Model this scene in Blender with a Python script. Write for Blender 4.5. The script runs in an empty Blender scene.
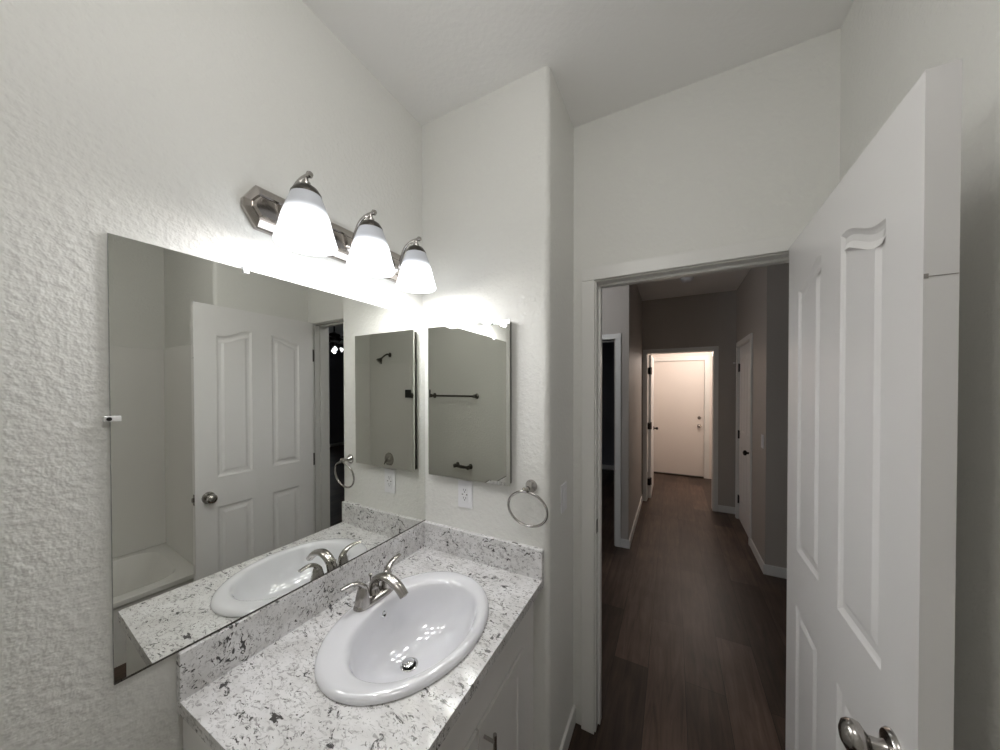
import bpy, bmesh, math, random
from mathutils import Vector, Matrix
PI = math.pi
C = bpy.context.scene.collection
SC = bpy.context.scene

# ------------------------------------------------------------------ camera, world, exposure
CAM = (1.0157, 0.0, 1.5673); FPX = 327.52
yaw, pit, rol = math.radians(27.7919), math.radians(-0.5853), math.radians(-0.0813)
Fv = Vector((-math.sin(yaw), math.cos(yaw), 0)); Rv = Vector((math.cos(yaw), math.sin(yaw), 0)); Uv = Vector((0, 0, 1))
F2 = Fv*math.cos(pit) + Uv*math.sin(pit); U2 = Uv*math.cos(pit) - Fv*math.sin(pit)
R3 = Rv*math.cos(rol) + U2*math.sin(rol); U3 = U2*math.cos(rol) - Rv*math.sin(rol)
cd = bpy.data.cameras.new('camera'); co = bpy.data.objects.new('camera', cd); C.objects.link(co)
M = Matrix.Identity(4)
for i in range(3):
    M[i][0], M[i][1], M[i][2], M[i][3] = R3[i], U3[i], -F2[i], CAM[i]
co.matrix_world = M
cd.sensor_fit = 'HORIZONTAL'; cd.sensor_width = 36.0; cd.lens = FPX/1000*36.0
cd.shift_y = 16.08/1000; cd.clip_start = 0.01; cd.clip_end = 60
SC.camera = co
w = bpy.data.worlds.new('world'); SC.world = w; w.use_nodes = True
w.node_tree.nodes['Background'].inputs[0].default_value = (0.75, 0.82, 0.95, 1)
w.node_tree.nodes['Background'].inputs[1].default_value = 0.6
SC.view_settings.view_transform = 'Standard'; SC.view_settings.look = 'None'
SC.view_settings.gamma = 1.0; SC.view_settings.use_curve_mapping = False
SC.view_settings.exposure = 1.08
SC.cycles.use_denoising = True
SC.cycles.max_bounces = 14; SC.cycles.diffuse_bounces = 8; SC.cycles.glossy_bounces = 8
SC.cycles.transmission_bounces = 8; SC.cycles.sample_clamp_indirect = 6.0
BULB_W = 1.45           # each vanity bulb
LAUNDRY_W = 11.5
HALL_W = 4.2
CEIL_W = 3.5          # added bathroom ceiling lamp, out of view
FAN_W = 0.3

# ------------------------------------------------------------------ materials
def mat(name, col=(.8, .8, .8), rough=.5, metal=0.0, spec=None, coat=0.0):
    m = bpy.data.materials.new(name); m.use_nodes = True
    b = m.node_tree.nodes['Principled BSDF']
    b.inputs['Base Color'].default_value = (*col, 1); b.inputs['Roughness'].default_value = rough
    b.inputs['Metallic'].default_value = metal
    if spec is not None: b.inputs['Specular IOR Level'].default_value = spec
    if coat: b.inputs['Coat Weight'].default_value = coat; b.inputs['Coat Roughness'].default_value = .05
    return m
def nd(m, t, **kw):
    n = m.node_tree.nodes.new(t)
    for k, v in kw.items():
        if k in n.inputs.keys(): n.inputs[k].default_value = v
        else: setattr(n, k, v)
    return n
def ln(m, a, b): m.node_tree.links.new(a, b)
def bsdf(m): return m.node_tree.nodes['Principled BSDF']
def ramp(m, fac, stops, interp='LINEAR'):
    r = nd(m, 'ShaderNodeValToRGB'); r.color_ramp.interpolation = interp
    e = r.color_ramp.elements
    e[0].position, e[0].color = stops[0][0], (*stops[0][1], 1)
    e[1].position, e[1].color = stops[1][0], (*stops[1][1], 1)
    for p_, c_ in stops[2:]:
        x = e.new(p_); x.color = (*c_, 1)
    ln(m, fac, r.inputs[0]); return r
def mixc(m, fac, a, b, mode='MIX'):
    n = nd(m, 'ShaderNodeMix', data_type='RGBA', blend_type=mode)
    if isinstance(fac, float): n.inputs[0].default_value = fac
    else: ln(m, fac, n.inputs[0])
    for k, v in ((6, a), (7, b)):
        if isinstance(v, tuple): n.inputs[k].default_value = (*v, 1)
        else: ln(m, v, n.inputs[k])
    return n.outputs[2]
def plaster(name, col, scale=70, dist=.004, strength=.5, rough=.55):
    m = mat(name, col, rough); g = nd(m, 'ShaderNodeNewGeometry')
    n1 = nd(m, 'ShaderNodeTexNoise', Scale=float(scale), Detail=2.0, Roughness=.5, Distortion=.0)
    n2 = nd(m, 'ShaderNodeTexNoise', Scale=scale*2.6, Detail=1.0)
    ln(m, g.outputs['Position'], n1.inputs['Vector']); ln(m, g.outputs['Position'], n2.inputs['Vector'])
    r1 = ramp(m, n1.outputs[0], [(.38, (0, 0, 0)), (.70, (1, 1, 1))])
    h = mixc(m, .30, r1.outputs[0], n2.outputs[0])
    b = nd(m, 'ShaderNodeBump', Strength=strength, Distance=dist); ln(m, h, b.inputs['Height'])
    ln(m, b.outputs[0], bsdf(m).inputs['Normal']); return m
WALL = plaster('wall_paint', (.74, .738, .708), 62, .0035, .42)
CEIL = plaster('ceiling_paint', (.86, .855, .84), 60, .003, .15)
WALL_SHADED = plaster('wall_paint_shaded', (.44, .405, .37), 66, .003, .25)  # bathroom wall paint darkened, hall shade put into the colour
TRIM = mat('trim_paint', (.74, .735, .71), .35)
DOORW = mat('door_paint', (.79, .78, .775), .32)
CABW = mat('cabinet_paint', (.78, .77, .755), .35)
CERAMIC = mat('ceramic', (.78, .785, .82), .07, coat=.6)
ACRYL = mat('tub_acrylic', (.80, .79, .765), .25)
PLASTIC = mat('white_plastic', (.78, .78, .80), .35)
CLIPM = mat('clip_plastic', (.75, .75, .74), .2)
BLACKM = mat('black_metal', (.012, .011, .010), .35, .6)
BLACK = mat('black_plastic', (.008, .008, .008), .4)
HOLE_SHADE = mat('hole_shade', (.01, .01, .01), .8)  # near-black stands in for shade inside drain, overflow and outlet slots
CHROME = mat('chrome', (.78, .78, .78), .06, 1.0)
BULBM = None
def brushed(name, col, rough):
    m = mat(name, col, rough, 1.0); tc = nd(m, 'ShaderNodeTexCoord')
    n = nd(m, 'ShaderNodeTexNoise', Scale=220.0, Detail=2.0); ln(m, tc.outputs['Object'], n.inputs['Vector'])
    r = ramp(m, n.outputs[0], [(.3, (rough*.8,)*3), (.7, (rough*1.25,)*3)])
    ln(m, r.outputs[0], bsdf(m).inputs['Roughness']); return m
NICKEL = brushed('brushed_nickel', (.44, .42, .40), .2)
NICKELP = brushed('polished_nickel', (.46, .43, .405), .16)
DARKN = brushed('dark_nickel', (.11, .102, .092), .3)
def mirror_mat():
    m = bpy.data.materials.new('mirror_glass'); m.use_nodes = True; t = m.node_tree; t.nodes.clear()
    o = t.nodes.new('ShaderNodeOutputMaterial'); g = t.nodes.new('ShaderNodeBsdfGlossy')
    g.inputs['Color'].default_value = (.80, .81, .775, 1); g.inputs['Roughness'].default_value = 0.0
    t.links.new(g.outputs[0], o.inputs[0]); return m
MIRROR = mirror_mat()
MEDGE = mat('mirror_edge', (.55, .57, .55), .15, .6)
def granite():
    m = mat('granite', (.8, .8, .8), .32, coat=.35); g = nd(m, 'ShaderNodeNewGeometry')
    mp = nd(m, 'ShaderNodeMapping'); mp.inputs['Rotation'].default_value = (.3, .5, .6); mp.inputs['Scale'].default_value = (1, 1.7, 1.35)
    ln(m, g.outputs['Position'], mp.inputs[0])
    P = mp.outputs[0]
    n0 = nd(m, 'ShaderNodeTexNoise', Scale=9.0, Detail=4.0, Roughness=.6); ln(m, P, n0.inputs['Vector'])
    base = ramp(m, n0.outputs[0], [(.3, (.60, .59, .58)), (.62, (.80, .795, .80))])
    n1 = nd(m, 'ShaderNodeTexNoise', Scale=55.0, Detail=5.0, Roughness=.68, Distortion=1.2); ln(m, P, n1.inputs['Vector'])
    r1 = ramp(m, n1.outputs[0], [(.52, (0, 0, 0)), (.63, (1, 1, 1))])
    c = mixc(m, r1.outputs[0], base.outputs[0], (.36, .35, .35))
    n2 = nd(m, 'ShaderNodeTexNoise', Scale=30.0, Detail=5.0, Roughness=.62, Distortion=1.6); ln(m, P, n2.inputs['Vector'])
    n3 = nd(m, 'ShaderNodeTexNoise', Scale=7.0, Detail=2.0); ln(m, P, n3.inputs['Vector'])
    ad = nd(m, 'ShaderNodeMath', operation='MULTIPLY_ADD'); ln(m, n3.outputs[0], ad.inputs[0]); ad.inputs[1].default_value = .35; ln(m, n2.outputs[0], ad.inputs[2])
    r2 = ramp(m, ad.outputs[0], [(.785, (0, 0, 0)), (.815, (1, 1, 1))])
    c = mixc(m, r2.outputs[0], c, (.045, .042, .042))
    n4 = nd(m, 'ShaderNodeTexNoise', Scale=70.0, Detail=3.0, Distortion=.8); ln(m, P, n4.inputs['Vector'])
    r4 = ramp(m, n4.outputs[0], [(.66, (0, 0, 0)), (.69, (1, 1, 1))])
    c = mixc(m, r4.outputs[0], c, (.09, .085, .085))
    ln(m, c, bsdf(m).inputs['Base Color']); return m
GRANITE = granite()
def planks():
    m = mat('vinyl_planks', (.05, .04, .035), .42, spec=.3); g = nd(m, 'ShaderNodeNewGeometry')
    sp = nd(m, 'ShaderNodeSeparateXYZ'); ln(m, g.outputs['Position'], sp.inputs[0])
    cb = nd(m, 'ShaderNodeCombineXYZ'); ln(m, sp.outputs['Y'], cb.inputs['X']); ln(m, sp.outputs['X'], cb.inputs['Y'])
    bt = nd(m, 'ShaderNodeTexBrick', offset=.37, offset_frequency=2)
    for k, v in (('Scale', 1.0), ('Brick Width', 1.22), ('Row Height', .18), ('Mortar Size', .0012), ('Mortar Smooth', .2), ('Bias', 0.0)): bt.inputs[k].default_value = v
    bt.inputs['Color1'].default_value = (.050, .034, .026, 1); bt.inputs['Color2'].default_value = (.138, .094, .074, 1); bt.inputs['Mortar'].default_value = (.018, .014, .012, 1)
    ln(m, cb.outputs[0], bt.inputs['Vector'])
    mp = nd(m, 'ShaderNodeMapping'); mp.inputs['Scale'].default_value = (14, 1.2, 1); ln(m, g.outputs['Position'], mp.inputs[0])
    n = nd(m, 'ShaderNodeTexNoise', Scale=2.2, Detail=6.0, Roughness=.65, Distortion=.6); ln(m, mp.outputs[0], n.inputs['Vector'])
    r = ramp(m, n.outputs[0], [(.3, (.5, .48, .46)), (.75, (1.35, 1.32, 1.3))])
    c = mixc(m, 1.0, bt.outputs[0], r.outputs[0], 'MULTIPLY')
    n2 = nd(m, 'ShaderNodeTexNoise', Scale=3.0, Detail=3.0); ln(m, g.outputs['Position'], n2.inputs['Vector'])
    r2 = ramp(m, n2.outputs[0], [(.35, (.75, .74, .74)), (.7, (1.15, 1.15, 1.15))])
    c = mixc(m, 1.0, c, r2.outputs[0], 'MULTIPLY')
    ln(m, c, bsdf(m).inputs['Base Color'])
    b = nd(m, 'ShaderNodeBump', Strength=.15, Distance=.001); ln(m, n.outputs[0], b.inputs['Height']); ln(m, b.outputs[0], bsdf(m).inputs['Normal'])
    return m
PLANK = planks()
def emis(name, col, s):
    m = mat(name, col, .4); b = bsdf(m); b.inputs['Emission Color'].default_value = (*col, 1); b.inputs['Emission Strength'].default_value = s; return m
def shade_mat(name, strength, z0=0.0, z1=1.0):
    """Frosted glass, lit from inside around the bulb (local height z0: full glow, z1: none)."""
    m = mat(name, (.56, .58, .63), .25)
    tc = nd(m, 'ShaderNodeNewGeometry'); sp = nd(m, 'ShaderNodeSeparateXYZ'); ln(m, tc.outputs['Position'], sp.inputs[0])
    mr = nd(m, 'ShaderNodeMapRange', interpolation_type='SMOOTHSTEP'); ln(m, sp.outputs['Z'], mr.inputs[0])
    for i, v in ((1, z0), (2, z1), (3, strength), (4, .03)): mr.inputs[i].default_value = v
    b = bsdf(m); b.inputs['Emission Color'].default_value = (.93, .96, 1, 1); ln(m, mr.outputs[0], b.inputs['Emission Strength']); return m
SHADE = shade_mat('frosted_glass', 1.2, 2.012, 2.054)
BULBM = emis('bulb_glow', (1, .97, .93), 5.0)

# ------------------------------------------------------------------ mesh helpers
def nb(): return bmesh.new()
def box(bm, x0, x1, y0, y1, z0, z1, bev=0.0, seg=2):
    v = [bm.verts.new((x, y, z)) for x in (x0, x1) for y in (y0, y1) for z in (z0, z1)]
    fs = [bm.faces.new([v[i] for i in q]) for q in ((0, 1, 3, 2), (4, 6, 7, 5), (0, 4, 5, 1), (2, 3, 7, 6), (0, 2, 6, 4), (1, 5, 7, 3))]
    if bev > 0:
        es = set(e for f in fs for e in f.edges)
        bmesh.ops.bevel(bm, geom=list(es), offset=bev, segments=seg, profile=.5, affect='EDGES')
def frame_of(d):
    d = Vector(d).normalized(); a = Vector((0, 0, 1)) if abs(d.z) < .9 else Vector((1, 0, 0))
    u = d.cross(a).normalized(); return u, d.cross(u).normalized()
def lathe(bm, prof, origin=(0, 0, 0), axis=(0, 0, 1), n=32, cap0=True, cap1=True, sx=1, sy=1):
    """prof: list of (radius, height along axis)."""
    o = Vector(origin); d = Vector(axis).normalized(); u, v_ = frame_of(d); rings = []
    for r, h in prof:
        rings.append([bm.verts.new(o + d*h + u*(r*sx*math.cos(2*PI*k/n)) + v_*(r*sy*math.sin(2*PI*k/n))) for k in range(n)])
    for a, b in zip(rings, rings[1:]):
        for k in range(n): bm.faces.new((a[k], a[(k+1) % n], b[(k+1) % n], b[k]))
    if cap0: bm.faces.new(rings[0][::-1])
    if cap1: bm.faces.new(rings[-1])
def spline(pts, n=8):
    pts = [Vector(p) for p in pts]; P = [pts[0]*2-pts[1]] + pts + [pts[-1]*2-pts[-2]]; out = []
    for i in range(1, len(P)-2):
        for k in range(n):
            t = k/n; a, b, c, d = P[i-1], P[i], P[i+1], P[i+2]
            out.append(.5*((2*b) + (c-a)*t + (2*a-5*b+4*c-d)*t*t + (3*b-a-3*c+d)*t**3))
    out.append(pts[-1]); return out
def tube(bm, pts, rad, n=16, closed=False, flat=None, side=None):
    """rad: number or list; flat: list of (w,h) half sizes across/along side."""
    pts = [Vector(p) for p in pts]; m = len(pts); rings = []; prev = None
    for i, p in enumerate(pts):
        if closed: t = pts[(i+1) % m]-pts[i-1]
        else: t = pts[min(i+1, m-1)]-pts[max(i-1, 0)]
        t.normalize()
        if side is not None: u = (Vector(side) - t*Vector(side).dot(t)).normalized()
        elif prev is None: u = frame_of(t)[0]
        else: u = (prev - t*prev.dot(t)).normalized()
        prev = u; v_ = t.cross(u)
        if flat: a, b = flat[i]
        else: a = b = rad[i] if isinstance(rad, (list, tuple)) else rad
        rings.append([bm.verts.new(p + u*a*math.cos(2*PI*k/n) + v_*b*math.sin(2*PI*k/n)) for k in range(n)])
    prs = list(zip(rings, rings[1:])) + ([(rings[-1], rings[0])] if closed else [])
    for a, b in prs:
        for k in range(n): bm.faces.new((a[k], a[(k+1) % n], b[(k+1) % n], b[k]))
    if not closed: bm.faces.new(rings[0][::-1]); bm.faces.new(rings[-1])
def lerpn(vals, m):
    out = []
    for i in range(m):
        t = i/(m-1)*(len(vals)-1); k = min(int(t), len(vals)-2); f = t-k
        a, b = vals[k], vals[k+1]
        out.append(tuple(x+(y-x)*f for x, y in zip(a, b)) if isinstance(a, tuple) else a+(b-a)*f)
    return out
def prism(bm, poly, lo, hi, ax=2):
    """poly in the two other axes, extruded along axis ax."""
    def mk(a, b, h): return ((h, a, b), (a, h, b), (a, b, h))[ax]
    A = [bm.verts.new(mk(a, b, lo)) for a, b in poly]; B = [bm.verts.new(mk(a, b, hi)) for a, b in poly]; n = len(poly)
    bm.faces.new(A); bm.faces.new(B[::-1])
    for i in range(n): bm.faces.new((A[i], B[i], B[(i+1) % n], A[(i+1) % n]))
def xform(bm, mtx):
    bmesh.ops.transform(bm, matrix=mtx, verts=bm.verts)
def obj(name, bm, m, parent=None, smooth=None, weld=True):
    if weld: bmesh.ops.remove_doubles(bm, verts=bm.verts, dist=1e-6)
    bmesh.ops.recalc_face_normals(bm, faces=bm.faces)
    me = bpy.data.meshes.new(name); bm.to_mesh(me); bm.free()
    me.materials.append(m)
    if smooth is not None:
        for p_ in me.polygons: p_.use_smooth = True
        try: me.set_sharp_from_angle(angle=math.radians(smooth))
        except Exception: pass
    o = bpy.data.objects.new(name, me); C.objects.link(o)
    if parent is not None: o.parent = parent
    return o
def tag(o, label, cat=None, group=None, kind=None):
    o['label'] = label
    if cat: o['category'] = cat
    if group: o['group'] = group
    if kind: o['kind'] = kind
    return o
def thing(name, label, cat, group=None, kind=None, loc=(0, 0, 0)):
    o = bpy.data.objects.new(name, None); C.objects.link(o); o.empty_display_size = .05; o.location = loc
    return tag(o, label, cat, group, kind)
def part(name, bm, m, root, smooth=None):
    """part built in world coordinates under a root that may sit elsewhere"""
    l = root.location
    par = root.parent
    while par is not None: l = l + par.location; par = par.parent
    xform(bm, Matrix.Translation(-Vector(l)))
    return obj(name, bm, m, root, smooth)
def struct(name, bm, m, label, smooth=None, cat=None):
    return tag(obj(name, bm, m, None, smooth), label, cat, None, 'structure')

# ------------------------------------------------------------------ dimensions
H = 2.763
YC, XS, YD, XR = 1.167, .608, 1.505, 1.5075       # vanity wall, its corner, door wall, right wall
YA, XT, YB = .885, 2.50, -.72                      # tub alcove end, tub wall, back wall
DOL, DOR, DH = .712, 1.42, 2.041                   # bathroom doorway
HL, HR, YE = 3.392, 3.456, 4.93                    # hall
XHL, XHR = .640, 1.707
YF = 6.638

# ------------------------------------------------------------------ shell
bm = nb(); box(bm, -2.7, 8.2, -.85, 7.6, -.1, 0); struct('floor', bm, PLANK, 'dark brown vinyl plank floor running down the hall', cat='floor')
bm = nb(); box(bm, -2.7, 8.2, -.85, 7.6, H, H+.1); struct('ceiling', bm, CEIL, 'white textured ceiling', cat='ceiling')
bm = nb(); box(bm, -.12, 0, -.85, 1.62, 0, H); struct('wall_left', bm, WALL, 'textured off-white wall behind the wide mirror', cat='wall')
bm = nb(); box(bm, 0, 2.62, -.84, YB, 0, H); struct('wall_back', bm, WALL, 'wall with the towel bar, seen in the mirrors', cat='wall')
bm = nb(); box(bm, XT, 2.62, YB, YA, 0, H); struct('wall_tub', bm, WALL, 'wall along the far side of the bathtub', cat='wall')
def rounded_block(x0, x1, y0, y1, corner, r, n=6):
    pts = []
    for (x, y), c in (((x0, y0), 'a'), ((x1, y0), 'b'), ((x1, y1), 'c'), ((x0, y1), 'd')):
        if c == corner:
            cx = x+r if c in 'ad' else x-r; cy = y+r if c in 'ab' else y-r
            a0 = {'a': PI, 'b': 1.5*PI, 'c': 0, 'd': .5*PI}[c]
            pts += [(cx+r*math.cos(a0+k/n*PI/2), cy+r*math.sin(a0+k/n*PI/2)) for k in range(n+1)]
        else: pts.append((x, y))
    b = nb(); prism(b, pts, 0, H); return b
struct('wall_vanity', rounded_block(0, XS, YC, 1.62, 'b', .022), WALL, 'short off-white wall with the mirrored cabinet and towel ring', 40, cat='wall')
struct('wall_right', rounded_block(XR, 2.56, YA, 1.62, 'a', .022), WALL, 'off-white wall behind the open white door', 40, cat='wall')
bm = nb(); box(bm, XS, DOL-.02, YD, 1.62, 0, H); box(bm, DOL-.02, DOR+.02, YD, 1.62, DH+.02, H); box(bm, DOR+.02, XR, YD, 1.62, 0, H)
struct('wall_doorway', bm, WALL, 'wall above and around the bathroom doorway', cat='wall')
# hall
bm = nb(); box(bm, -.57, -.45, 1.62, HL, 0, H); struct('wall_hall_side', bm, WALL_SHADED, 'side wall of the hall just past the bathroom doorway', cat='wall')
bm = nb(); box(bm, -2.6, -.30, HL, HL+.12, 0, H); box(bm, -.30, .505, HL, HL+.12, 2.04, H); box(bm, .505, XHL, HL, HL+.12, 0, H); struct('wall_hall_left_face', bm, WALL_SHADED, 'wall around the dark bedroom doorway, darkened for shade', cat='wall')
bm = nb(); box(bm, .52, XHL, HL+.12, YE, 0, H); struct('wall_hall_left', bm, WALL_SHADED, 'left side wall of the narrow hall', cat='wall')
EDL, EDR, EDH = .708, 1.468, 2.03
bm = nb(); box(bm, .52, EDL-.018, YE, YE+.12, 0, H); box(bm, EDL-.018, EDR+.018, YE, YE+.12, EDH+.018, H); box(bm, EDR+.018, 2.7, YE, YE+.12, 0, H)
struct('wall_hall_end', bm, WALL_SHADED, 'wall at the end of the hall around the bright doorway', cat='wall')
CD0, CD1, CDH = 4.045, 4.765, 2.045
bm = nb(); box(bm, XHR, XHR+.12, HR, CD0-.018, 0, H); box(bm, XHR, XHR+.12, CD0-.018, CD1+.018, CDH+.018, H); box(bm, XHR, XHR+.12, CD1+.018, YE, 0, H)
struct('wall_hall_right', bm, WALL_SHADED, 'right side wall of the hall around the closet door', cat='wall')
bm = nb(); box(bm, XHR+.12, 2.7, HR, HR+.12, 0, H); box(bm, 2.58, 2.7, HR+.12, YE, 0, H); struct('wall_hall_right_face', bm, WALL_SHADED, 'wall darkened for shade, facing the bathroom beside the open door', cat='wall')
UNLITW = plaster('unlit_room_shade', (.20, .20, .22), 60, .003, .2)  # low tone carries the darkness of the two unlit rooms
# bedroom behind the dark doorway
bm = nb(); box(bm, -2.7, -2.6, HL, 6.62, 0, H); box(bm, -2.6, .48, 6.50, 6.62, 0, H); box(bm, .36, .48, YE+.12, 6.5, 0, H); struct('wall_bedroom', bm, UNLITW, 'unlit bedroom walls seen through the dark left doorway', cat='wall')
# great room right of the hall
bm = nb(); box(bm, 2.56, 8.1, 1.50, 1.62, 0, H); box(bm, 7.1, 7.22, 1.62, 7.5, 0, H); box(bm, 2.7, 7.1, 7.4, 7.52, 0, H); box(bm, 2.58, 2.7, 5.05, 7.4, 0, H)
struct('wall_great_room', bm, UNLITW, 'dark room walls seen through the doorway in the mirror', cat='wall')
# laundry
LAUN = plaster('laundry_paint', (.74, .69, .65), 66, .003, .15)
bm = nb(); box(bm, .48, .60, YE+.12, YF, 0, H); box(bm, 2.2, 2.32, YE+.12, YF, 0, H); box(bm, .36, 2.58, YF, YF+.12, 0, H); struct('wall_laundry', bm, LAUN, 'bright walls of the room at the end of the hall', cat='wall')

# ------------------------------------------------------------------ baseboards
def bb(name, x0, x1, y0, y1, label, h=.085):
    b = nb(); box(b, x0, x1, y0, y1, 0, h, .004, 2); return struct(name, b, TRIM, label, cat='baseboard')
bb('baseboard_stub', XS, XS+.013, YC+.02, YD, 'white baseboard along the short wall left of the doorway')
bb('baseboard_hall_left', XHL, XHL+.013, HL-.013, YE-.0, 'white baseboard along the left hall wall')
bb('baseboard_hall_left_face', .567, XHL, HL-.013, HL, 'short white baseboard beside the dark bedroom doorway')
bb('baseboard_hall_right', XHR-.013, XHR, HR-.013, CD0-.06, 'white baseboard along the right hall wall before the closet door')
bb('baseboard_hall_right_face', XHR, 2.7, HR-.013, HR, 'white baseboard on the dark wall beside the open door')
bb('baseboard_hall_end', EDR+.06, XHR, YE-.013, YE, 'short white baseboard right of the bright doorway')
bb('baseboard_bedroom', -2.6, .36, 6.487, 6.5, 'pale baseboard at the back of the dark bedroom')
bb('baseboard_right', XR-.013, XR, YA+.02, YD, 'white baseboard behind the open white door')
bb('baseboard_great_room', 7.087, 7.1, 1.62, 7.4, 'pale baseboard at the far side of the dark room')

# ------------------------------------------------------------------ door frames (trims)
def frame_y(name, x0, x1, ztop, yf, yb, label, cw=.052, both=False, stop=None, hinge_side=None):
    """casing and jamb of a doorway in a wall normal to Y: opening x0..x1, room face yf (casing in front), back yb"""
    root = thing(name, label, 'door frame', None, 'structure', (x0, yf, 0))
    b = nb(); t = .016; rv = .005
    def casing(y0, y1):
        box(b, x0-rv-cw, x0-rv, y0, y1, 0, ztop+rv, .003); box(b, x1+rv, x1+rv+cw, y0, y1, 0, ztop+rv, .003)
        box(b, x0-rv-cw, x1+rv+cw, y0, y1, ztop+rv, ztop+rv+cw, .003)
    casing(yf-t, yf)
    if both: casing(yb, yb+t)
    part('casing', b, TRIM, root)
    b = nb(); box(b, x0-.018, x0, yf, yb, 0, ztop); box(b, x1, x1+.018, yf, yb, 0, ztop); box(b, x0-.018, x1+.018, yf, yb, ztop, ztop+.018)
    part('jamb', b, TRIM, root)
    if stop:
        b = nb(); s0, s1 = stop; box(b, x0, x0+.011, s0, s1, 0, ztop, .002); box(b, x1-.011, x1, s0, s1, 0, ztop, .002); box(b, x0, x1, s0, s1, ztop-.011, ztop, .002)
        part('door_stop', b, TRIM, root)
    return root
t1 = frame_y('trim_1', DOL, DOR, DH, YD, 1.62, 'white casing and jamb around the bathroom doorway', cw=.058, stop=(1.547, 1.582), both=True)
b = nb(); box(b, DOL, DOL+.0015, 1.512, 1.538, .905, .965, .0005); box(b, DOL+.0010, DOL+.0022, 1.519, 1.531, .92, .95)
part('strike_plate', b, DARKN, t1)['label'] = 'dark nickel strike plate'
frame_y('trim_2', EDL, EDR, EDH, YE, YE+.12, 'white casing around the bright doorway at the end of the hall', both=True)
frame_y('trim_3', -.29, .512, 2.04, HL, HL+.12, 'white casing around the dark bedroom doorway on the left', stop=(HL+.05, HL+.085))
# closet casing on wall normal X
r4 = thing('trim_4', 'white casing around the closet door on the right of the hall', 'door frame', None, 'structure', (XHR, CD0, 0))
b = nb(); cw = .052
box(b, XHR-.016, XHR, CD0-.005-cw, CD0-.005, 0, CDH+.005, .003); box(b, XHR-.016, XHR, CD1+.005, CD1+.005+cw, 0, CDH+.005, .003); box(b, XHR-.016, XHR, CD0-.005-cw, CD1+.005+cw, CDH+.005, CDH+.005+cw, .003)
part('casing', b, TRIM, r4)
b = nb(); box(b, XHR, XHR+.12, CD0-.018, CD0, 0, CDH); box(b, XHR, XHR+.12, CD1, CD1+.018, 0, CDH); box(b, XHR, XHR+.12, CD0-.018, CD1+.018, CDH, CDH+.018)
part('jamb', b, TRIM, r4)
# exterior door frame
frame_y('trim_5', .655, 1.495, 2.035, YF, YF+.1, 'white frame around the plain exterior door at the far end', cw=.075)

# ------------------------------------------------------------------ panelled doors
def arch_panel(u0, u1, z0, z1, rise, hi_side, n=14):
    """outline (u,z): flat bottom; S-curve top climbing by `rise` towards hi_side ('l','r'); rise 0 = rectangle"""
    pts = [(u0, z0), (u1, z0)]
    if rise <= 0: return pts + [(u1, z1), (u0, z1)]
    top = []
    for k in range(n+1):
        t = k/n; s = t if hi_side == 'r' else 1-t
        e = max(0, min(1, (s-.12)/.76)); f = e*e*(3-2*e)
        top.append((u0+(u1-u0)*t, z1+rise*f))
    return pts + top[::-1]
def inset(poly, d):
    n = len(poly); out = []
    for i in range(n):
        a, p_, c = Vector(poly[i-1]), Vector(poly[i]), Vector(poly[(i+1) % n])
        n1 = Vector((-(p_-a).y, (p_-a).x)); n2 = Vector((-(c-p_).y, (c-p_).x))
        if n1.length < 1e-9: n1 = n2
        if n2.length < 1e-9: n2 = n1
        n1.normalize(); n2.normalize(); m_ = (n1+n2)
        k = d/max(.3, (1+n1.dot(n2)))
        q = p_ + m_*k; out.append((q.x, q.y))
    return out
def panel_door_bm(W, Hd, T, panels, prof=((.0, .0), (.006, -.003), (.013, -.0055), (.026, -.0055), (.040, -.001))):
    """door slab in (u: 0..W, depth 0..T, z): both faces carry the same moulded panels"""
    b = nb()
    for side in (0, 1):
        def P(u, z, d): return (u, (-d if side == 0 else T+d), z)
        rim = [(0, 0), (W, 0), (W, Hd), (0, Hd)]
        es = []
        rv = [b.verts.new(P(u, z, 0)) for u, z in rim]
        es += [b.edges.new((rv[i], rv[(i+1) % 4])) for i in range(4)]
        holes = []
        for poly in panels:
            hv = [b.verts.new(P(u, z, 0)) for u, z in poly]; holes.append((poly, hv))
            es += [b.edges.new((hv[i], hv[(i+1) % len(hv)])) for i in range(len(hv))]
        bmesh.ops.triangle_fill(b, use_beauty=True, use_dissolve=False, edges=es)
        for poly, hv in holes:
            prev = hv
            for dd, dp in prof[1:]:
                q = inset(poly, dd); cur = [b.verts.new(P(u, z, dp)) for u, z in q]; n = len(cur)
                for i in range(n): b.faces.new((prev[i], prev[(i+1) % n], cur[(i+1) % n], cur[i]))
                prev = cur
            b.faces.new(prev)
        if side == 0: f0 = rv
        else: f1 = rv
    for i in range(4): b.faces.new((f0[i], f0[(i+1) % 4], f1[(i+1) % 4], f1[i]))
    return b
def door_panels(W, sc=1.0):
    st, mid = .11*W/.74, .125*W/.74; pw = (W-2*st-mid)/2
    a0, a1, b0, b1 = st, st+pw, st+pw+mid, W-st
    return [arch_panel(a0, a1, 1.045, 1.862, .045, 'r'), arch_panel(b0, b1, 1.045, 1.862, .045, 'l'),
            arch_panel(a0, a1, .235, .872, 0, 'r'), arch_panel(b0, b1, .235, .872, 0, 'r')]
def knob(b, o, ax, r=.027):
    lathe(b, [(.033, 0), (.033, .003), (.029, .008), (.014, .011), (.0115, .018), (.0115, .030), (.016, .034), (r*.92, .040), (r, .047), (r*.98, .054), (r*.82, .061), (r*.45, .066), (.001, .0672)], o, ax, 36, sy=1.0)
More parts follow.
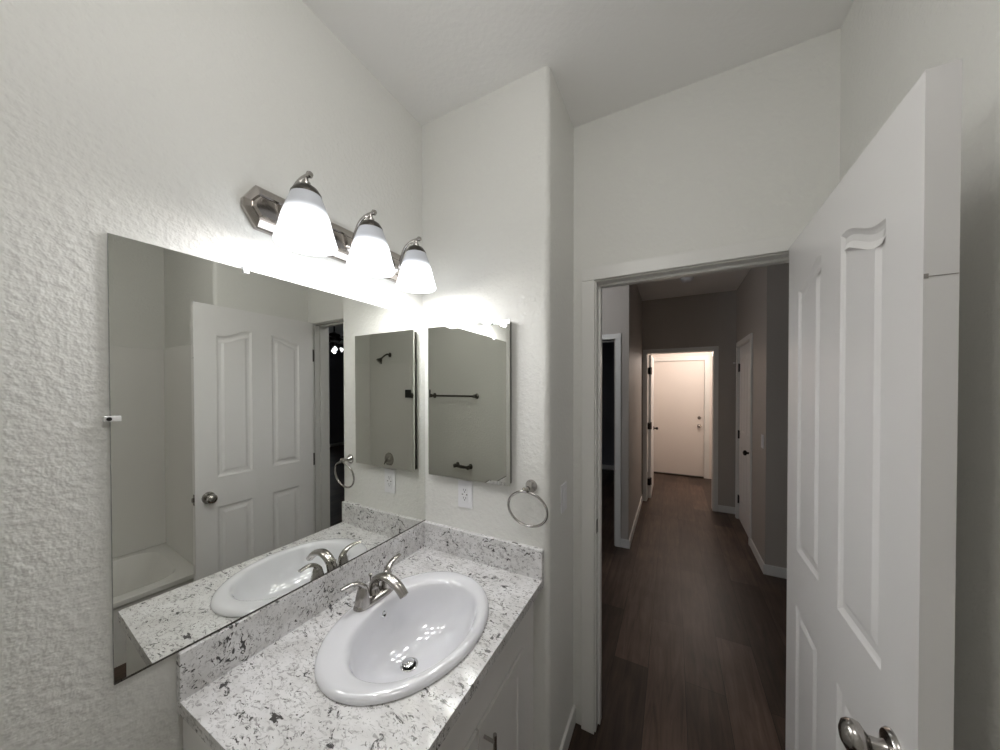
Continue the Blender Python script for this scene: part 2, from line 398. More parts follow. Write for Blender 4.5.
# bathroom door, open
W1, T1 = .722, .035
HX, HY = 1.3665, 1.455            # visible-face hinge edge
FX, FY = 1.349, .735
d1 = thing('door_1', 'white four-panel door standing open at the right', 'door', None, 'structure', (HX, HY, 0))
ud = Vector((FX-HX, FY-HY, 0)).normalized()          # hinge -> free edge
nd_ = Vector((-ud.y, ud.x, 0))                        # away from the opening (+X side)
if nd_.x < 0: nd_ = -nd_
def d1m():
    return Matrix(((ud.x, nd_.x, 0, 0), (ud.y, nd_.y, 0, 0), (0, 0, 1, .008), (0, 0, 0, 1)))
W1 = (Vector((FX, FY, 0))-Vector((HX, HY, 0))).length
b = panel_door_bm(W1, 2.034, T1, door_panels(W1)); xform(b, d1m()); leaf = obj('door_leaf', b, DOORW, d1)
b = nb(); box(b, W1-.0002, W1+.0006, .0005, T1-.0005, 1.7245, 1.7258); box(b, W1-.0004, W1+.0007, .0002, .005, 1.7225, 1.7295); xform(b, d1m())
obj('edge_seam', b, mat('seam_grey', (.33, .31, .29), .7), d1)['label'] = 'fine dark seam across the door edge'  # thin grey strip laid across the edge as a seam
b = nb(); knob(b, (W1-.062, 0, .940), (0, -1, 0)); xform(b, d1m()); obj('door_knob', b, NICKEL, d1, 40)['label'] = 'satin nickel knob facing the sink'
b = nb(); knob(b, (W1-.062, T1, .940), (0, 1, 0)); xform(b, d1m()); obj('door_knob', b, NICKEL, d1, 40)['label'] = 'satin nickel knob facing the right wall'
b = nb(); box(b, W1-.001, W1+.0012, .006, T1-.006, .91, .97, .0005); box(b, W1+.001, W1+.011, .012, T1-.012, .928, .952, .003); xform(b, d1m()); obj('latch', b, NICKEL, d1)['label'] = 'nickel latch plate and bolt'
for z in (.26, 1.03, 1.80):
    b = nb(); lathe(b, [(.004, -.055), (.0065, -.05), (.0065, .05), (.004, .055)], (-.018, T1+.004, z), (0, 0, 1), 14)
    box(b, -.034, .0, T1-.003, T1-.0005, z-.045, z+.045); xform(b, d1m()); obj('hinge', b, DARKN, d1, 40)

# closet door (hall right)
d2 = thing('door_2', 'white closet door with black knob on the right of the hall', 'door', None, 'structure', (XHR+.012, CD0, 0))
Wc = CD1-CD0-.006
b = panel_door_bm(Wc, CDH-.012, .035, door_panels(Wc)); xform(b, Matrix(((0, 1, 0, 0), (1, 0, 0, .003), (0, 0, 1, .008), (0, 0, 0, 1)))); obj('door_leaf', b, DOORW, d2)
b = nb(); knob(b, (0, .065, .90), (-1, 0, 0)); obj('door_knob', b, BLACKM, d2, 40)
for z in (.24, 1.01, 1.80):
    b = nb(); box(b, -.004, .002, Wc-.022, Wc+.004, z-.045, z+.045, .001); lathe(b, [(.0065, -.05), (.0065, .05)], (-.008, Wc+.003, z), (0, 0, 1), 12); obj('hinge', b, BLACKM, d2)
b = nb(); tube(b, [(-.012, Wc-.0, 1.86), (-.03, Wc+.03, 1.86), (-.045, Wc+.06, 1.862)], .003, 8); lathe(b, [(.008, 0), (.008, .01)], (-.045, Wc+.06, 1.862), (-.5, .8, 0), 12); obj('hinge_stop', b, PLASTIC, d2)['label'] = 'small white hinge door stop'

# laundry door leaf standing open into the bright room
d3 = thing('door_3', 'white door opened into the bright end room, seen edge on', 'door', None, 'structure', (EDL+.006, YE+.135, 0))
b = panel_door_bm(.74, EDH-.012, .035, door_panels(.74)); xform(b, Matrix(((0, -1, 0, .035), (1, 0, 0, 0), (0, 0, 1, .008), (0, 0, 0, 1)))); obj('door_leaf', b, DOORW, d3)
b = nb(); knob(b, (.035, .68, .92), (1, 0, 0), .022); obj('door_knob', b, BLACKM, d3, 40)
for z in (.25, 1.03, 1.80):
    b = nb(); box(b, -.006, .030, -.075, -.003, z-.045, z+.045, .001); lathe(b, [(.0075, -.05), (.0075, .05)], (.036, -.006, z), (0, 0, 1), 12); obj('hinge', b, BLACKM, d3)

# exterior door
d4 = thing('door_4', 'plain white exterior door with deadbolt at the far end', 'door', None, 'structure', (.658, YF+.004, 0))
b = nb(); box(b, 0, .834, 0, .045, .03, 2.03, .003); obj('door_leaf', b, DOORW, d4)
b = nb(); box(b, -.003, .837, -.045, .06, 0, .026, .003); obj('threshold', b, DARKN, d4)
b = nb(); knob(b, (.768, 0, .90), (0, -1, 0), .027); obj('door_knob', b, NICKEL, d4, 40)
b = nb(); lathe(b, [(.03, 0), (.03, .006), (.024, .014), (.001, .015)], (.768, 0, 1.04), (0, -1, 0), 28); box(b, .763, .773, -.03, -.014, 1.022, 1.058, .002); obj('deadbolt', b, NICKEL, d4, 40)
for z in (.26, 1.02, 1.78):
    b = nb(); lathe(b, [(.007, -.05), (.007, .05)], (.0, -.004, z), (0, 0, 1), 12); box(b, 0, .03, -.002, .001, z-.05, z+.05); obj('hinge', b, NICKEL, d4)

# ------------------------------------------------------------------ wide wall mirror
HB, HK = .9583, .8473
MY0, MY1, MZ0, MZ1 = .219, 1.1655, HB+.0015, 1.881
wm = thing('wall_mirror', 'wide frameless mirror on the left wall above the counter', 'mirror', None, None, (0.0, MY0, MZ0))
def mx(y, off=0.0):                       # the glass bows very slightly off the wall
    d = y-MY0; return .0065 + .034*d - .028*d*d + off
MYS = [MY0+(MY1-MY0)*k/60 for k in range(61)]
b = nb(); cols = [(b.verts.new((mx(y), y, MZ0)), b.verts.new((mx(y), y, MZ1))) for y in MYS]
for p_, q_ in zip(cols, cols[1:]): b.faces.new((p_[0], q_[0], q_[1], p_[1]))
part('mirror_glass', b, MIRROR, wm, 60)
b = nb(); prism(b, [(mx(y, -.0006), y-.0003) for y in MYS] + [(mx(y, -.0055), y-.0003) for y in MYS[::-1]], MZ0-.0003, MZ1+.0003); part('glass_edge', b, MEDGE, wm)
b = nb(); prism(b, [(mx(y, .0004), y) for y in MYS] + [(mx(y, .0016), y) for y in MYS[::-1]], MZ0, MZ0+.0028); part('bottom_channel', b, DARKN, wm)['label'] = 'thin dark line along the bottom edge'
b = nb(); box(b, .0005, .0115, MY0-.010, MY0+.014, 1.499, 1.511, .0015); part('mirror_clip', b, CLIPM, wm)['label'] = 'clear plastic clip on the left edge'
b = nb(); lathe(b, [(.004, 0), (.004, .0006)], (.0116, MY0-.003, 1.505), (1, 0, 0), 12); part('clip_screw', b, BLACK, wm)
b = nb(); box(b, .001, .0185, .450, .464, MZ1-.010, MZ1+.008, .0015); part('mirror_clip', b, PLASTIC, wm)['label'] = 'white plastic clip on the top edge'

# ------------------------------------------------------------------ mirrored medicine cabinet
CX0, CX1, CZ0, CZ1, CYF = .056, .458, 1.184, 1.832, YC-.030
mc = thing('medicine_cabinet', 'cabinet with a mirror front on the short wall by the towel ring', 'cabinet', None, None, (CX0, YC, CZ0))
b = nb(); box(b, CX0+.006, CX1-.006, CYF+.007, YC-.0005, CZ0+.006, CZ1-.006); part('body', b, DARKN, mc)
b = nb()
iv = [(CX0, CZ0), (CX1, CZ0), (CX1, CZ1), (CX0, CZ1)]; bw = .014
iv2 = [(CX0+bw, CZ0+bw), (CX1-bw, CZ0+bw), (CX1-bw, CZ1-bw), (CX0+bw, CZ1-bw)]
o_ = [b.verts.new((x, CYF+.0004, z)) for x, z in iv]; i_ = [b.verts.new((x, CYF, z)) for x, z in iv2]; k_ = [b.verts.new((x, CYF+.0065, z)) for x, z in iv]
b.faces.new(i_); b.faces.new(k_)
for i in range(4): b.faces.new((o_[i], o_[(i+1) % 4], i_[(i+1) % 4], i_[i])); b.faces.new((o_[i], k_[i], k_[(i+1) % 4], o_[(i+1) % 4]))
part('mirror_door', b, MIRROR, mc)

# ------------------------------------------------------------------ vanity cabinet, worktop, sink, faucet
VY0, VY1, VXF = .325, YC-.001, .545
vc = thing('vanity_cabinet', 'white vanity cabinet under the granite worktop', 'cabinet', None, None, (0, VY0, 0))
b = nb()
box(b, .003, VXF-.018, VY0, VY0+.016, 0, HK-.032); box(b, .003, VXF-.018, VY1-.016, VY1, 0, HK-.032); box(b, .003, VXF-.018, VY0+.016, VY1-.016, .10, .116)
part('carcass', b, CABW, vc)
b = nb(); z_top = HK-.032
box(b, VXF-.018, VXF, VY0, VY0+.125, .10, z_top); box(b, VXF-.018, VXF, VY1-.125, VY1, .10, z_top); box(b, VXF-.018, VXF, VY0+.125, VY1-.125, .625, z_top); box(b, VXF-.018, VXF, VY0+.125, VY1-.125, .10, .14); box(b, VXF-.018, VXF, .725, .765, .14, .625)
part('face_frame', b, CABW, vc)
b = nb(); box(b, VXF-.09, VXF-.075, VY0+.016, VY1-.016, 0, .10); part('toe_kick', b, CABW, vc)
def cab_door(y0, y1, hy):
    Wd, z0, z1 = y1-y0, .115, .643
    b = panel_door_bm(Wd, z1-z0, .009, [arch_panel(.055, Wd-.055, .055, z1-z0-.055, 0, 'r')], ((0, 0), (.002, -.0015), (.004, -.0035), (.008, -.0035)))
    xform(b, Matrix(((0, -1, 0, VXF+.0105), (1, 0, 0, y0), (0, 0, 1, z0), (0, 0, 0, 1))))
    dr = part('cabinet_door', b, CABW, vc)
    b = nb(); hx = VXF+.0105+.034; zt, zb = .620, .50
    tube(b, [(hx, hy, zb), (hx, hy, zt)], .0055, 14)
    for z in (zt-.022, zb+.022): tube(b, [(hx-.036, hy, z), (hx, hy, z)], .0045, 12)
    xform(b, Matrix.Translation(-Vector((0, VY0, 0)))); obj('door_handle', b, NICKEL, dr, 40)
cab_door(.748, 1.058, .776); cab_door(.432, .742, .714)

ct = thing('countertop', 'white speckled granite vanity worktop with backsplash', 'countertop', None, None, (0, VY0-.01, HK))
SX, SY = .312, .756
def ell(cx, cy, a, bb_, n=64): return [(cx+a*math.cos(2*PI*k/n), cy+bb_*math.sin(2*PI*k/n)) for k in range(n)]
DX = .588; CY0 = .315
b = nb(); rv = []; hole = ell(SX, SY, .197, .248)
for z in (HK, HK-.030):
    q = [b.verts.new((x, y, z)) for x, y in ((.001, CY0), (DX, CY0), (DX, YC-.0005), (.001, YC-.0005))]; h_ = [b.verts.new((x, y, z)) for x, y in hole]
    es = [b.edges.new((q[i], q[(i+1) % 4])) for i in range(4)] + [b.edges.new((h_[i], h_[(i+1) % 64])) for i in range(64)]
    bmesh.ops.triangle_fill(b, use_beauty=True, use_dissolve=False, edges=es); rv.append((q, h_))
for k, n in ((0, 4), (1, 64)):
    A, B = rv[0][k], rv[1][k]
    for i in range(n): b.faces.new((A[i], A[(i+1) % n], B[(i+1) % n], B[i]))
part('worktop', b, GRANITE, ct)
b = nb(); box(b, .001, .021, CY0, YC-.0005, HK, HB, .0015); part('backsplash', b, GRANITE, ct)['label'] = 'granite backsplash under the wide mirror'
b = nb(); box(b, .0215, DX, YC-.021, YC-.0005, HK, HB, .0015); part('side_splash', b, GRANITE, ct)['label'] = 'granite side splash along the short wall'

sk = thing('sink', 'white oval drop-in sink in the granite worktop', 'sink', None, None, (SX, SY, HK))
def loft(b, secs, n=72, cap=False):
    rings = []
    for cx, cy, a, bb_, z in secs: rings.append([b.verts.new((x, y, z)) for x, y in ell(cx, cy, a, bb_, n)])
    for A, B in zip(rings, rings[1:]):
        for k in range(n): b.faces.new((A[k], A[(k+1) % n], B[(k+1) % n], B[k]))
    if cap: b.faces.new(rings[-1])
secs = [(SX, .190, .241, .0006), (SX, .216, .274, .0006), (SX, .219, .277, .003), (SX, .218, .276, .008), (SX, .213, .270, .0135), (SX+.002, .204, .261, .0165),
        (SX+.009, .188, .243, .0165), (SX+.018, .171, .224, .0140), (SX+.021, .1645, .2165, .010), (SX+.0225, .160, .2105, .003), (SX+.0225, .156, .205, -.010), (SX+.019, .147, .193, -.045),
        (SX+.013, .130, .170, -.085), (SX+.004, .102, .134, -.113), (SX-.006, .066, .084, -.129), (SX-.012, .030, .034, -.1345), (SX-.013, .0215, .0215, -.136)]
b = nb(); loft(b, [(cx, SY, a, bb_, HK+z) for cx, a, bb_, z in secs]); part('basin', b, CERAMIC, sk, 60)
DRX, DRZ = SX-.013, HK-.1352
b = nb(); lathe(b, [(.0270, .0), (.0265, .0018), (.0230, .0022), (.0205, .0005), (.0195, -.012)], (DRX, SY, DRZ), (0, 0, 1), 36, cap0=False); dr = part('drain', b, CHROME, sk, 40)
b = nb(); lathe(b, [(.020, -.011), (.020, -.010)], (DRX, SY, DRZ), (0, 0, 1), 32)
xform(b, Matrix.Translation((-SX, -SY, -HK))); obj('drain_shade', b, HOLE_SHADE, dr)  # black disc painted as the shade under the stopper
b = nb(); lathe(b, [(.006, -.010), (.006, .003), (.0165, .004), (.0165, .0065), (.012, .0085), (.001, .009)], (DRX-.002, SY, DRZ), (0, 0, 1), 32)
xform(b, Matrix.Translation((-SX, -SY, -HK))); obj('stopper', b, CHROME, dr, 40)
ofx = SX+.0215-.1525; b = nb(); an = Vector((1, 0, .35)).normalized(); oo = Vector((ofx, SY+.010, HK-.022)); lathe(b, [(.0095, -.004), (.0095, .0018), (.0068, .0022), (.0062, -.001)], oo, an, 24, cap1=False); ov = part('overflow', b, CHROME, sk, 40)
b = nb(); lathe(b, [(.0066, -.002), (.0066, -.0005)], oo, an, 20); xform(b, Matrix.Translation((-SX, -SY, -HK))); obj('overflow_shade', b, HOLE_SHADE, ov)  # black disc painted as the shade in the overflow

FYc, FXc = .772, .135; FZ = HK+.0165
fc = thing('faucet', 'brushed nickel two-handle faucet on the back of the sink', 'faucet', None, None, (FXc, FYc, FZ))
b = nb(); secs = [(0.028, .080, .0), (.028, .080, .004), (.025, .076, .012), (.020, .068, .016)]; rings = []; n = 48
for a, l, z in secs:
    rg = []
    for k in range(n):
        c, s = math.cos(2*PI*k/n), math.sin(2*PI*k/n); e = 2/3.0
        rg.append(b.verts.new((FXc+a*math.copysign(abs(c)**e, c), FYc+l*math.copysign(abs(s)**e, s), FZ+z)))
    rings.append(rg)
for A, B in zip(rings, rings[1:]):
    for k in range(n): b.faces.new((A[k], A[(k+1) % n], B[(k+1) % n], B[k]))
b.faces.new(rings[0][::-1]); b.faces.new(rings[-1]); part('base_plate', b, NICKEL, fc, 50)
b = nb(); pts = spline([(FXc-.004, FYc, FZ+.010), (FXc-.008, FYc, FZ+.036), (FXc+.008, FYc, FZ+.066), (FXc+.048, FYc, FZ+.082), (FXc+.096, FYc, FZ+.070), (FXc+.130, FYc, FZ+.043)], 7)
tube(b, pts, None, 20, flat=lerpn([(.022, .018), (.0190, .0145), (.0185, .0125), (.0190, .0115), (.0180, .0115), (.0165, .0115)], len(pts)), side=(0, 1, 0)); part('spout', b, NICKEL, fc, 60)
b = nb(); lathe(b, [(.0095, 0), (.0095, .005), (.006, .006)], Vector((FXc+.1275, FYc, FZ+.0455)), Vector((.6, 0, -.7)), 20); part('aerator', b, CHROME, fc, 40)
b = nb(); tube(b, [(FXc-.024, FYc, FZ+.010), (FXc-.024, FYc, FZ+.066)], .0022, 10); lathe(b, [(.0025, .060), (.0035, .064), (.0065, .070), (.0065, .073), (.001, .075)], (FXc-.024, FYc, FZ), (0, 0, 1), 18); part('lift_rod', b, NICKEL, fc, 40)
for s in (-1, 1):
    hy = FYc + s*.0508
    b = nb(); lathe(b, [(.0255, .006), (.0250, .014), (.0215, .034), (.0170, .052), (.0140, .062), (.0095, .068), (.001, .070)], (FXc, hy, FZ), (0, 0, 1), 28)
    hb = part('handle_body', b, NICKEL, fc, 50)
    b = nb(); pts = spline([(FXc, hy-s*.006, FZ+.040), (FXc, hy-s*.001, FZ+.062), (FXc-.002, hy+s*.016, FZ+.080), (FXc-.006, hy+s*.042, FZ+.088), (FXc-.012, hy+s*.070, FZ+.087)], 7)
    tube(b, pts, None, 16, flat=lerpn([(.0145, .0110), (.0145, .0095), (.0120, .0068), (.0098, .0052), (.0085, .0042)], len(pts)), side=(1, 0, 0))
    xform(b, Matrix.Translation((-FXc, -FYc, -FZ))); obj('lever', b, NICKEL, hb, 60)

# ------------------------------------------------------------------ vanity light bar
LY = (.545, .760, .975); LX = .136; PZ = 2.050; BZ = PZ+.010
vl = thing('vanity_light', 'nickel three-lamp vanity light bar above the wide mirror', 'lamp', None, None, (0, .760, PZ))
def hexplate(y0, y1, z0, z1, c): 
    zm = (z0+z1)/2
    return [(y0, zm-c*.28), (y0+c*.75, z0), (y1-c*.75, z0), (y1, zm-c*.28), (y1, zm+c*.28), (y1-c*.75, z1), (y0+c*.75, z1), (y0, zm+c*.28)]
def sloped(b, A, xa, B, xb):
    a_ = [b.verts.new((xa, y, z)) for y, z in A]; b_ = [b.verts.new((xb, y, z)) for y, z in B]; n = len(A)
    for i in range(n): b.faces.new((a_[i], a_[(i+1) % n], b_[(i+1) % n], b_[i]))
    return a_, b_
Y0, Y1 = .452, 1.066
b = nb()
p0 = hexplate(Y0, Y1, BZ-.058, BZ+.058, .040); p1 = hexplate(Y0+.003, Y1-.003, BZ-.054, BZ+.054, .038); p2 = hexplate(Y0+.013, Y1-.013, BZ-.036, BZ+.034, .028); p3 = hexplate(Y0+.016, Y1-.016, BZ-.032, BZ+.030, .024); p4 = hexplate(Y0+.022, Y1-.022, BZ-.026, BZ+.022, .018)
r0, r1 = sloped(b, p0, .0005, p0, .014); b.faces.new(r0)
sloped(b, p0, .014, p1, .018); sloped(b, p1, .018, p2, .026); sloped(b, p2, .026, p3, .024); x_, y_ = sloped(b, p3, .024, p4, .034); b.faces.new(y_)
part('back_plate', b, NICKELP, vl)
for y in LY:
    b = nb(); pts = spline([(.030, y, PZ-.004), (.048, y, PZ+.000), (.060, y, PZ+.034), (.080, y, PZ+.068), (.110, y, PZ+.086), (LX+.012, y, PZ+.090)], 6); tube(b, pts, None, 12, flat=lerpn([(.0075, .0065), (.0075, .0065), (.007, .006), (.0065, .0055)], len(pts)), side=(0, 1, 0))
    lathe(b, [(.016, 0), (.016, .004), (.010, .008), (.0065, .012)], (.032, y, PZ-.004), (1, 0, 0), 20)
    lathe(b, [(.001, -.008), (.007, -.006), (.0092, 0), (.007, .006), (.001, .008)], (LX+.015, y, PZ+.090), (1, 0, 0), 18)
    lathe(b, [(.006, .0), (.006, -.012), (.011, -.016), (.011, -.026)], (LX, y, PZ+.089), (0, 0, 1), 18)
    arm = part('arm', b, NICKEL, vl, 50)
    L0 = Vector((0, .760, PZ))
    b = nb(); lathe(b, [(.010, .066), (.018, .063), (.028, .056), (.0375, .042), (.0385, .036), (.036, .036)], (LX, y, PZ), (0, 0, 1), 32, cap1=False); cup = obj('socket_cup', b, DARKN, arm, 50); cup.location = -L0
    b = nb(); outer = [(.037, .039), (.041, .028), (.049, .006), (.058, -.022), (.066, -.056), (.0735, -.083), (.076, -.092), (.075, -.0955)]
    prof = outer + [(r-.0035, z) for r, z in outer[::-1]]
    lathe(b, prof, (LX, y, PZ), (0, 0, 1), 48, cap0=False, cap1=False); sh = obj('lamp_shade', b, SHADE, arm, 60); sh.location = -L0
    b = nb(); lathe(b, [(.001, -.072), (.014, -.068), (.024, -.058), (.0285, -.044), (.027, -.030), (.020, -.012), (.014, .004), (.013, .022)], (LX, y, PZ), (0, 0, 1), 28); bu = obj('bulb', b, BULBM, arm, 60); bu.location = -L0
    ld = bpy.data.lights.new('vanity_bulb_light', 'POINT'); ld.energy = BULB_W; ld.color = (1, .98, .96); ld.shadow_soft_size = .035
    lo = bpy.data.objects.new('vanity_bulb_light', ld); C.objects.link(lo); lo.parent = vl; lo.location = Vector((LX, y, PZ-.088))-L0

# ------------------------------------------------------------------ towel ring
RX, RZ = .537, 1.190
tr = thing('towel_ring', 'brushed nickel towel ring on the short wall right of the mirrored cabinet', 'towel ring', None, None, (RX, YC, RZ))
b = nb(); lathe(b, [(.024, .0005), (.024, .004), (.020, .010), (.013, .018), (.0095, .030), (.0095, .046), (.0125, .050), (.0125, .060), (.008, .063), (.001, .064)], (RX, YC, RZ), (0, -1, 0), 32); part('mount', b, NICKEL, tr, 45)
rc = []
for k in range(64):
    a = 2*PI*k/64; rc.append((RX+.078*math.sin(a), YC-.054+.012*(1-math.cos(a)), RZ-.008-.068*(1-math.cos(a))))
b = nb(); tube(b, rc, .0048, 12, closed=True); part('ring', b, NICKEL, tr, 60)

# ------------------------------------------------------------------ outlet and switches
ol = thing('outlet', 'white wall outlet plate under the mirrored cabinet', 'outlet', None, None, (.234, YC, 1.112))
b = nb(); box(b, .198, .270, YC-.006, YC-.0003, 1.055, 1.171, .0025); part('cover_plate', b, PLASTIC, ol)
b = nb(); box(b, .2175, .2505, YC-.0085, YC-.005, 1.079, 1.147, .001); rcp = part('receptacle', b, PLASTIC, ol)
b = nb()
for z in (1.096, 1.130):
    for dx in (-.0065, .0045): box(b, .234+dx, .234+dx+.002, YC-.0089, YC-.008, z-.001, z+.007)
    lathe(b, [(.0025, 0), (.0025, .0008)], (.234, YC-.0081, z-.006), (0, -1, 0), 10)
box(b, .2195, .2265, YC-.0088, YC-.008, 1.1115, 1.1150); box(b, .2415, .2485, YC-.0088, YC-.008, 1.1115, 1.1150)
xform(b, Matrix.Translation((-.234, -YC, -1.112))); obj('slots', b, HOLE_SHADE, rcp)
def switch(loc, nx, label):
    """rocker switch plate on a wall of normal nx (+1/-1 along X)"""
    t = thing('light_switch', label, 'light switch', None, None, loc)
    b = nb(); box(b, .0003*nx if nx > 0 else -.006, .006 if nx > 0 else -.0003, -.036, .036, -.058, .058, .002); obj('cover_plate', b, PLASTIC, t)
    b = nb(); box(b, .005 if nx > 0 else -.009, .009 if nx > 0 else -.005, -.0165, .0165, -.033, .033, .0015); obj('rocker', b, PLASTIC, t)
switch((XS, 1.345, 1.105), 1, 'white light switch on the shaded wall left of the doorway')
switch((XHR, 3.555, 1.10), -1, 'white light switch on the right hall wall near the corner')

# ------------------------------------------------------------------ smoke detector
sd = thing('smoke_detector', 'round white smoke detector on the hall ceiling', 'smoke detector', None, None, (1.15, 4.15, H))
b = nb(); lathe(b, [(.068, 0), (.068, -.010), (.064, -.014)], (1.15, 4.15, H-.0003), (0, 0, 1), 36); part('base', b, PLASTIC, sd, 40)
b = nb(); lathe(b, [(.060, -.014), (.058, -.026), (.045, -.036), (.018, -.040), (.001, -.0402)], (1.15, 4.15, H), (0, 0, 1), 36); part('cover', b, PLASTIC, sd, 40)

# ------------------------------------------------------------------ bathtub, surround, fittings (seen in the mirrors)
TX, TZ = 1.76, .375
bt = thing('bathtub', 'white alcove bathtub seen in the wide mirror', 'bathtub', None, None, (TX, YB, 0))
def rrect(x0, x1, y0, y1, r, n=8):
    out = []
    for cx, cy, a0 in ((x1-r, y1-r, 0), (x0+r, y1-r, PI/2), (x0+r, y0+r, PI), (x1-r, y0+r, 1.5*PI)):
        out += [(cx+r*math.cos(a0+k/n*PI/2), cy+r*math.sin(a0+k/n*PI/2)) for k in range(n+1)]
    return out
b = nb(); X1, Y0b, Y1b = XT-.004, YB+.004, YA-.004
sec = [(TX+.02, X1, Y0b, Y1b, .01, .0), (TX+.02, X1, Y0b, Y1b, .01, TZ-.05), (TX, X1, Y0b, Y1b, .012, TZ-.03), (TX, X1, Y0b, Y1b, .012, TZ-.006), (TX+.006, X1, Y0b, Y1b, .012, TZ), (TX+.07, X1-.06, Y0b+.08, Y1b-.08, .14, TZ), (TX+.08, X1-.07, Y0b+.09, Y1b-.09, .14, TZ-.012), (TX+.12, X1-.11, Y0b+.14, Y1b-.2, .12, .09), (TX+.16, X1-.15, Y0b+.18, Y1b-.25, .10, .07)]
rings = [[b.verts.new((x, y, z)) for x, y in rrect(x0, x1, y0, y1, r)] for x0, x1, y0, y1, r, z in sec]
for A, B in zip(rings, rings[1:]):
    n = len(A)
    for k in range(n): b.faces.new((A[k], A[(k+1) % n], B[(k+1) % n], B[k]))
b.faces.new(rings[-1]); b.faces.new(rings[0][::-1]); part('tub_shell', b, ACRYL, bt, 40)
ts = thing('tub_surround', 'pale tub surround panels on the walls above the bathtub', 'tub surround', None, None, (XT, YB, TZ))
SZ = 1.862
b = nb(); box(b, XT-.012, XT-.001, YB+.001, YA-.001, TZ+.002, SZ, .003); part('back_panel', b, ACRYL, ts)
b = nb(); box(b, TX-.06, XT-.013, YB+.001, YB+.012, TZ+.002, SZ, .003); part('end_panel', b, ACRYL, ts)['label'] = 'surround panel carrying the shower valve'
b = nb(); box(b, TX-.06, XT-.013, YA-.012, YA-.001, TZ+.002, SZ, .003); part('end_panel', b, ACRYL, ts)['label'] = 'surround panel nearest the open door'
HX0, HZ0 = 2.094, 1.976
sh = thing('wall_shower', 'dark shower head on its arm, seen in the cabinet reflection', 'shower head', None, None, (HX0, YB, HZ0))
b = nb(); lathe(b, [(.030, .0005), (.028, .006), (.012, .012)], (HX0, YB, HZ0), (0, 1, 0), 24); part('flange', b, DARKN, sh, 40)
ap = spline([(HX0, YB+.004, HZ0), (HX0+.004, YB+.05, HZ0+.004), (HX0+.016, YB+.09, HZ0-.018), (HX0+.03, YB+.12, HZ0-.045)], 6)
b = nb(); tube(b, ap, .0105, 12); part('shower_arm', b, DARKN, sh, 60)
b = nb(); lathe(b, [(.013, 0), (.016, .012), (.020, .018), (.042, .050), (.045, .062), (.040, .064)], (HX0+.03, YB+.12, HZ0-.045), (.10, .20, -.28), 28); part('head', b, DARKN, sh, 40)
VX, VZ = 2.104, .680
sv = thing('shower_valve', 'round shower valve with lever on the tub wall, in the cabinet reflection', 'shower valve', None, None, (VX, YB+.012, VZ))
b = nb(); lathe(b, [(.084, .0005), (.083, .006), (.074, .010), (.036, .014), (.032, .018), (.030, .040), (.026, .044)], (VX, YB+.012, VZ), (0, 1, 0), 40); part('escutcheon', b, NICKEL, sv, 40)
b = nb(); tube(b, spline([(VX, YB+.05, VZ+.004), (VX+.016, YB+.065, VZ-.016), (VX+.04, YB+.068, VZ-.055)], 6), None, 12, flat=lerpn([(.014, .012), (.010, .008), (.008, .006)], 13), side=(1, 0, 0)); part('lever', b, DARKN, sv, 60)
bp = thing('camera_reflection_plate', 'small black plate standing in for the mirrored camera, at the edge of the cabinet reflection', 'stand-in plate', None, None, (1.735, YB+.012, 1.50))  # plate put in place of the camera's own reflection
b = nb(); box(b, 1.676, 1.800, YB+.0122, YB+.019, 1.440, 1.556, .002); part('backing', b, PLASTIC, bp)
b = nb(); box(b, 1.686, 1.790, YB+.0192, YB+.030, 1.450, 1.546, .003); part('face', b, BLACK, bp)
tb = thing('towel_bar', 'long nickel towel bar on the back wall, in the cabinet mirror', 'towel bar', None, None, (1.2, YB, 1.478))
for x in (.84, 1.515):
    b = nb(); lathe(b, [(.030, .0005), (.029, .006), (.016, .014), (.013, .03), (.013, .052), (.018, .056), (.018, .076), (.012, .080)], (x, YB, 1.478), (0, 1, 0), 28); part('post', b, DARKN, tb, 40)
b = nb(); tube(b, [(.84, YB+.066, 1.478), (1.515, YB+.066, 1.478)], .0105, 14); part('bar', b, DARKN, tb, 40)
tp = thing('toilet_paper_holder', 'small dark toilet paper holder on the back wall, in the cabinet mirror', 'toilet paper holder', None, None, (1.035, YB, .714))
for x in (.935, 1.135):
    b = nb(); lathe(b, [(.030, .0005), (.029, .006), (.016, .014), (.013, .03), (.013, .05), (.022, .056), (.022, .074), (.012, .078)], (x, YB, .714), (0, 1, 0), 24); part('post', b, DARKN, tp, 40)
b = nb(); tube(b, [(.935, YB+.065, .714), (1.035, YB+.065, .714), (1.135, YB+.065, .714)], [.013, .018, .013], 14); part('roller', b, DARKN, tp, 40)

# ------------------------------------------------------------------ dark room: ceiling fan with lights, window
fx, fy = 4.05, 3.50
cf = thing('ceiling_fan', 'dark ceiling fan with lit glass shades, seen through the doorway in the mirror', 'ceiling fan', None, None, (fx, fy, H))
b = nb(); lathe(b, [(.07, -.0005), (.07, -.03), (.03, -.06), (.012, -.065), (.012, -.26), (.05, -.28), (.10, -.30), (.115, -.34), (.115, -.40), (.09, -.43), (.05, -.45), (.05, -.50), (.03, -.53), (.001, -.535)], (fx, fy, H), (0, 0, 1), 32); part('motor_housing', b, BLACKM, cf, 40)
for k in range(5):
    b = nb(); box(b, .17, .62, -.065, .065, -.004, .004, .003); box(b, .09, .20, -.02, .02, -.008, -.003)
    xform(b, Matrix.Translation((fx, fy, H-.36)) @ Matrix.Rotation(2*PI*k/5+.4, 4, 'Z') @ Matrix.Rotation(.2, 4, 'X')); part('blade', b, BLACKM, cf)
FSH = shade_mat('fan_shade_glass', .9, 3, 4)
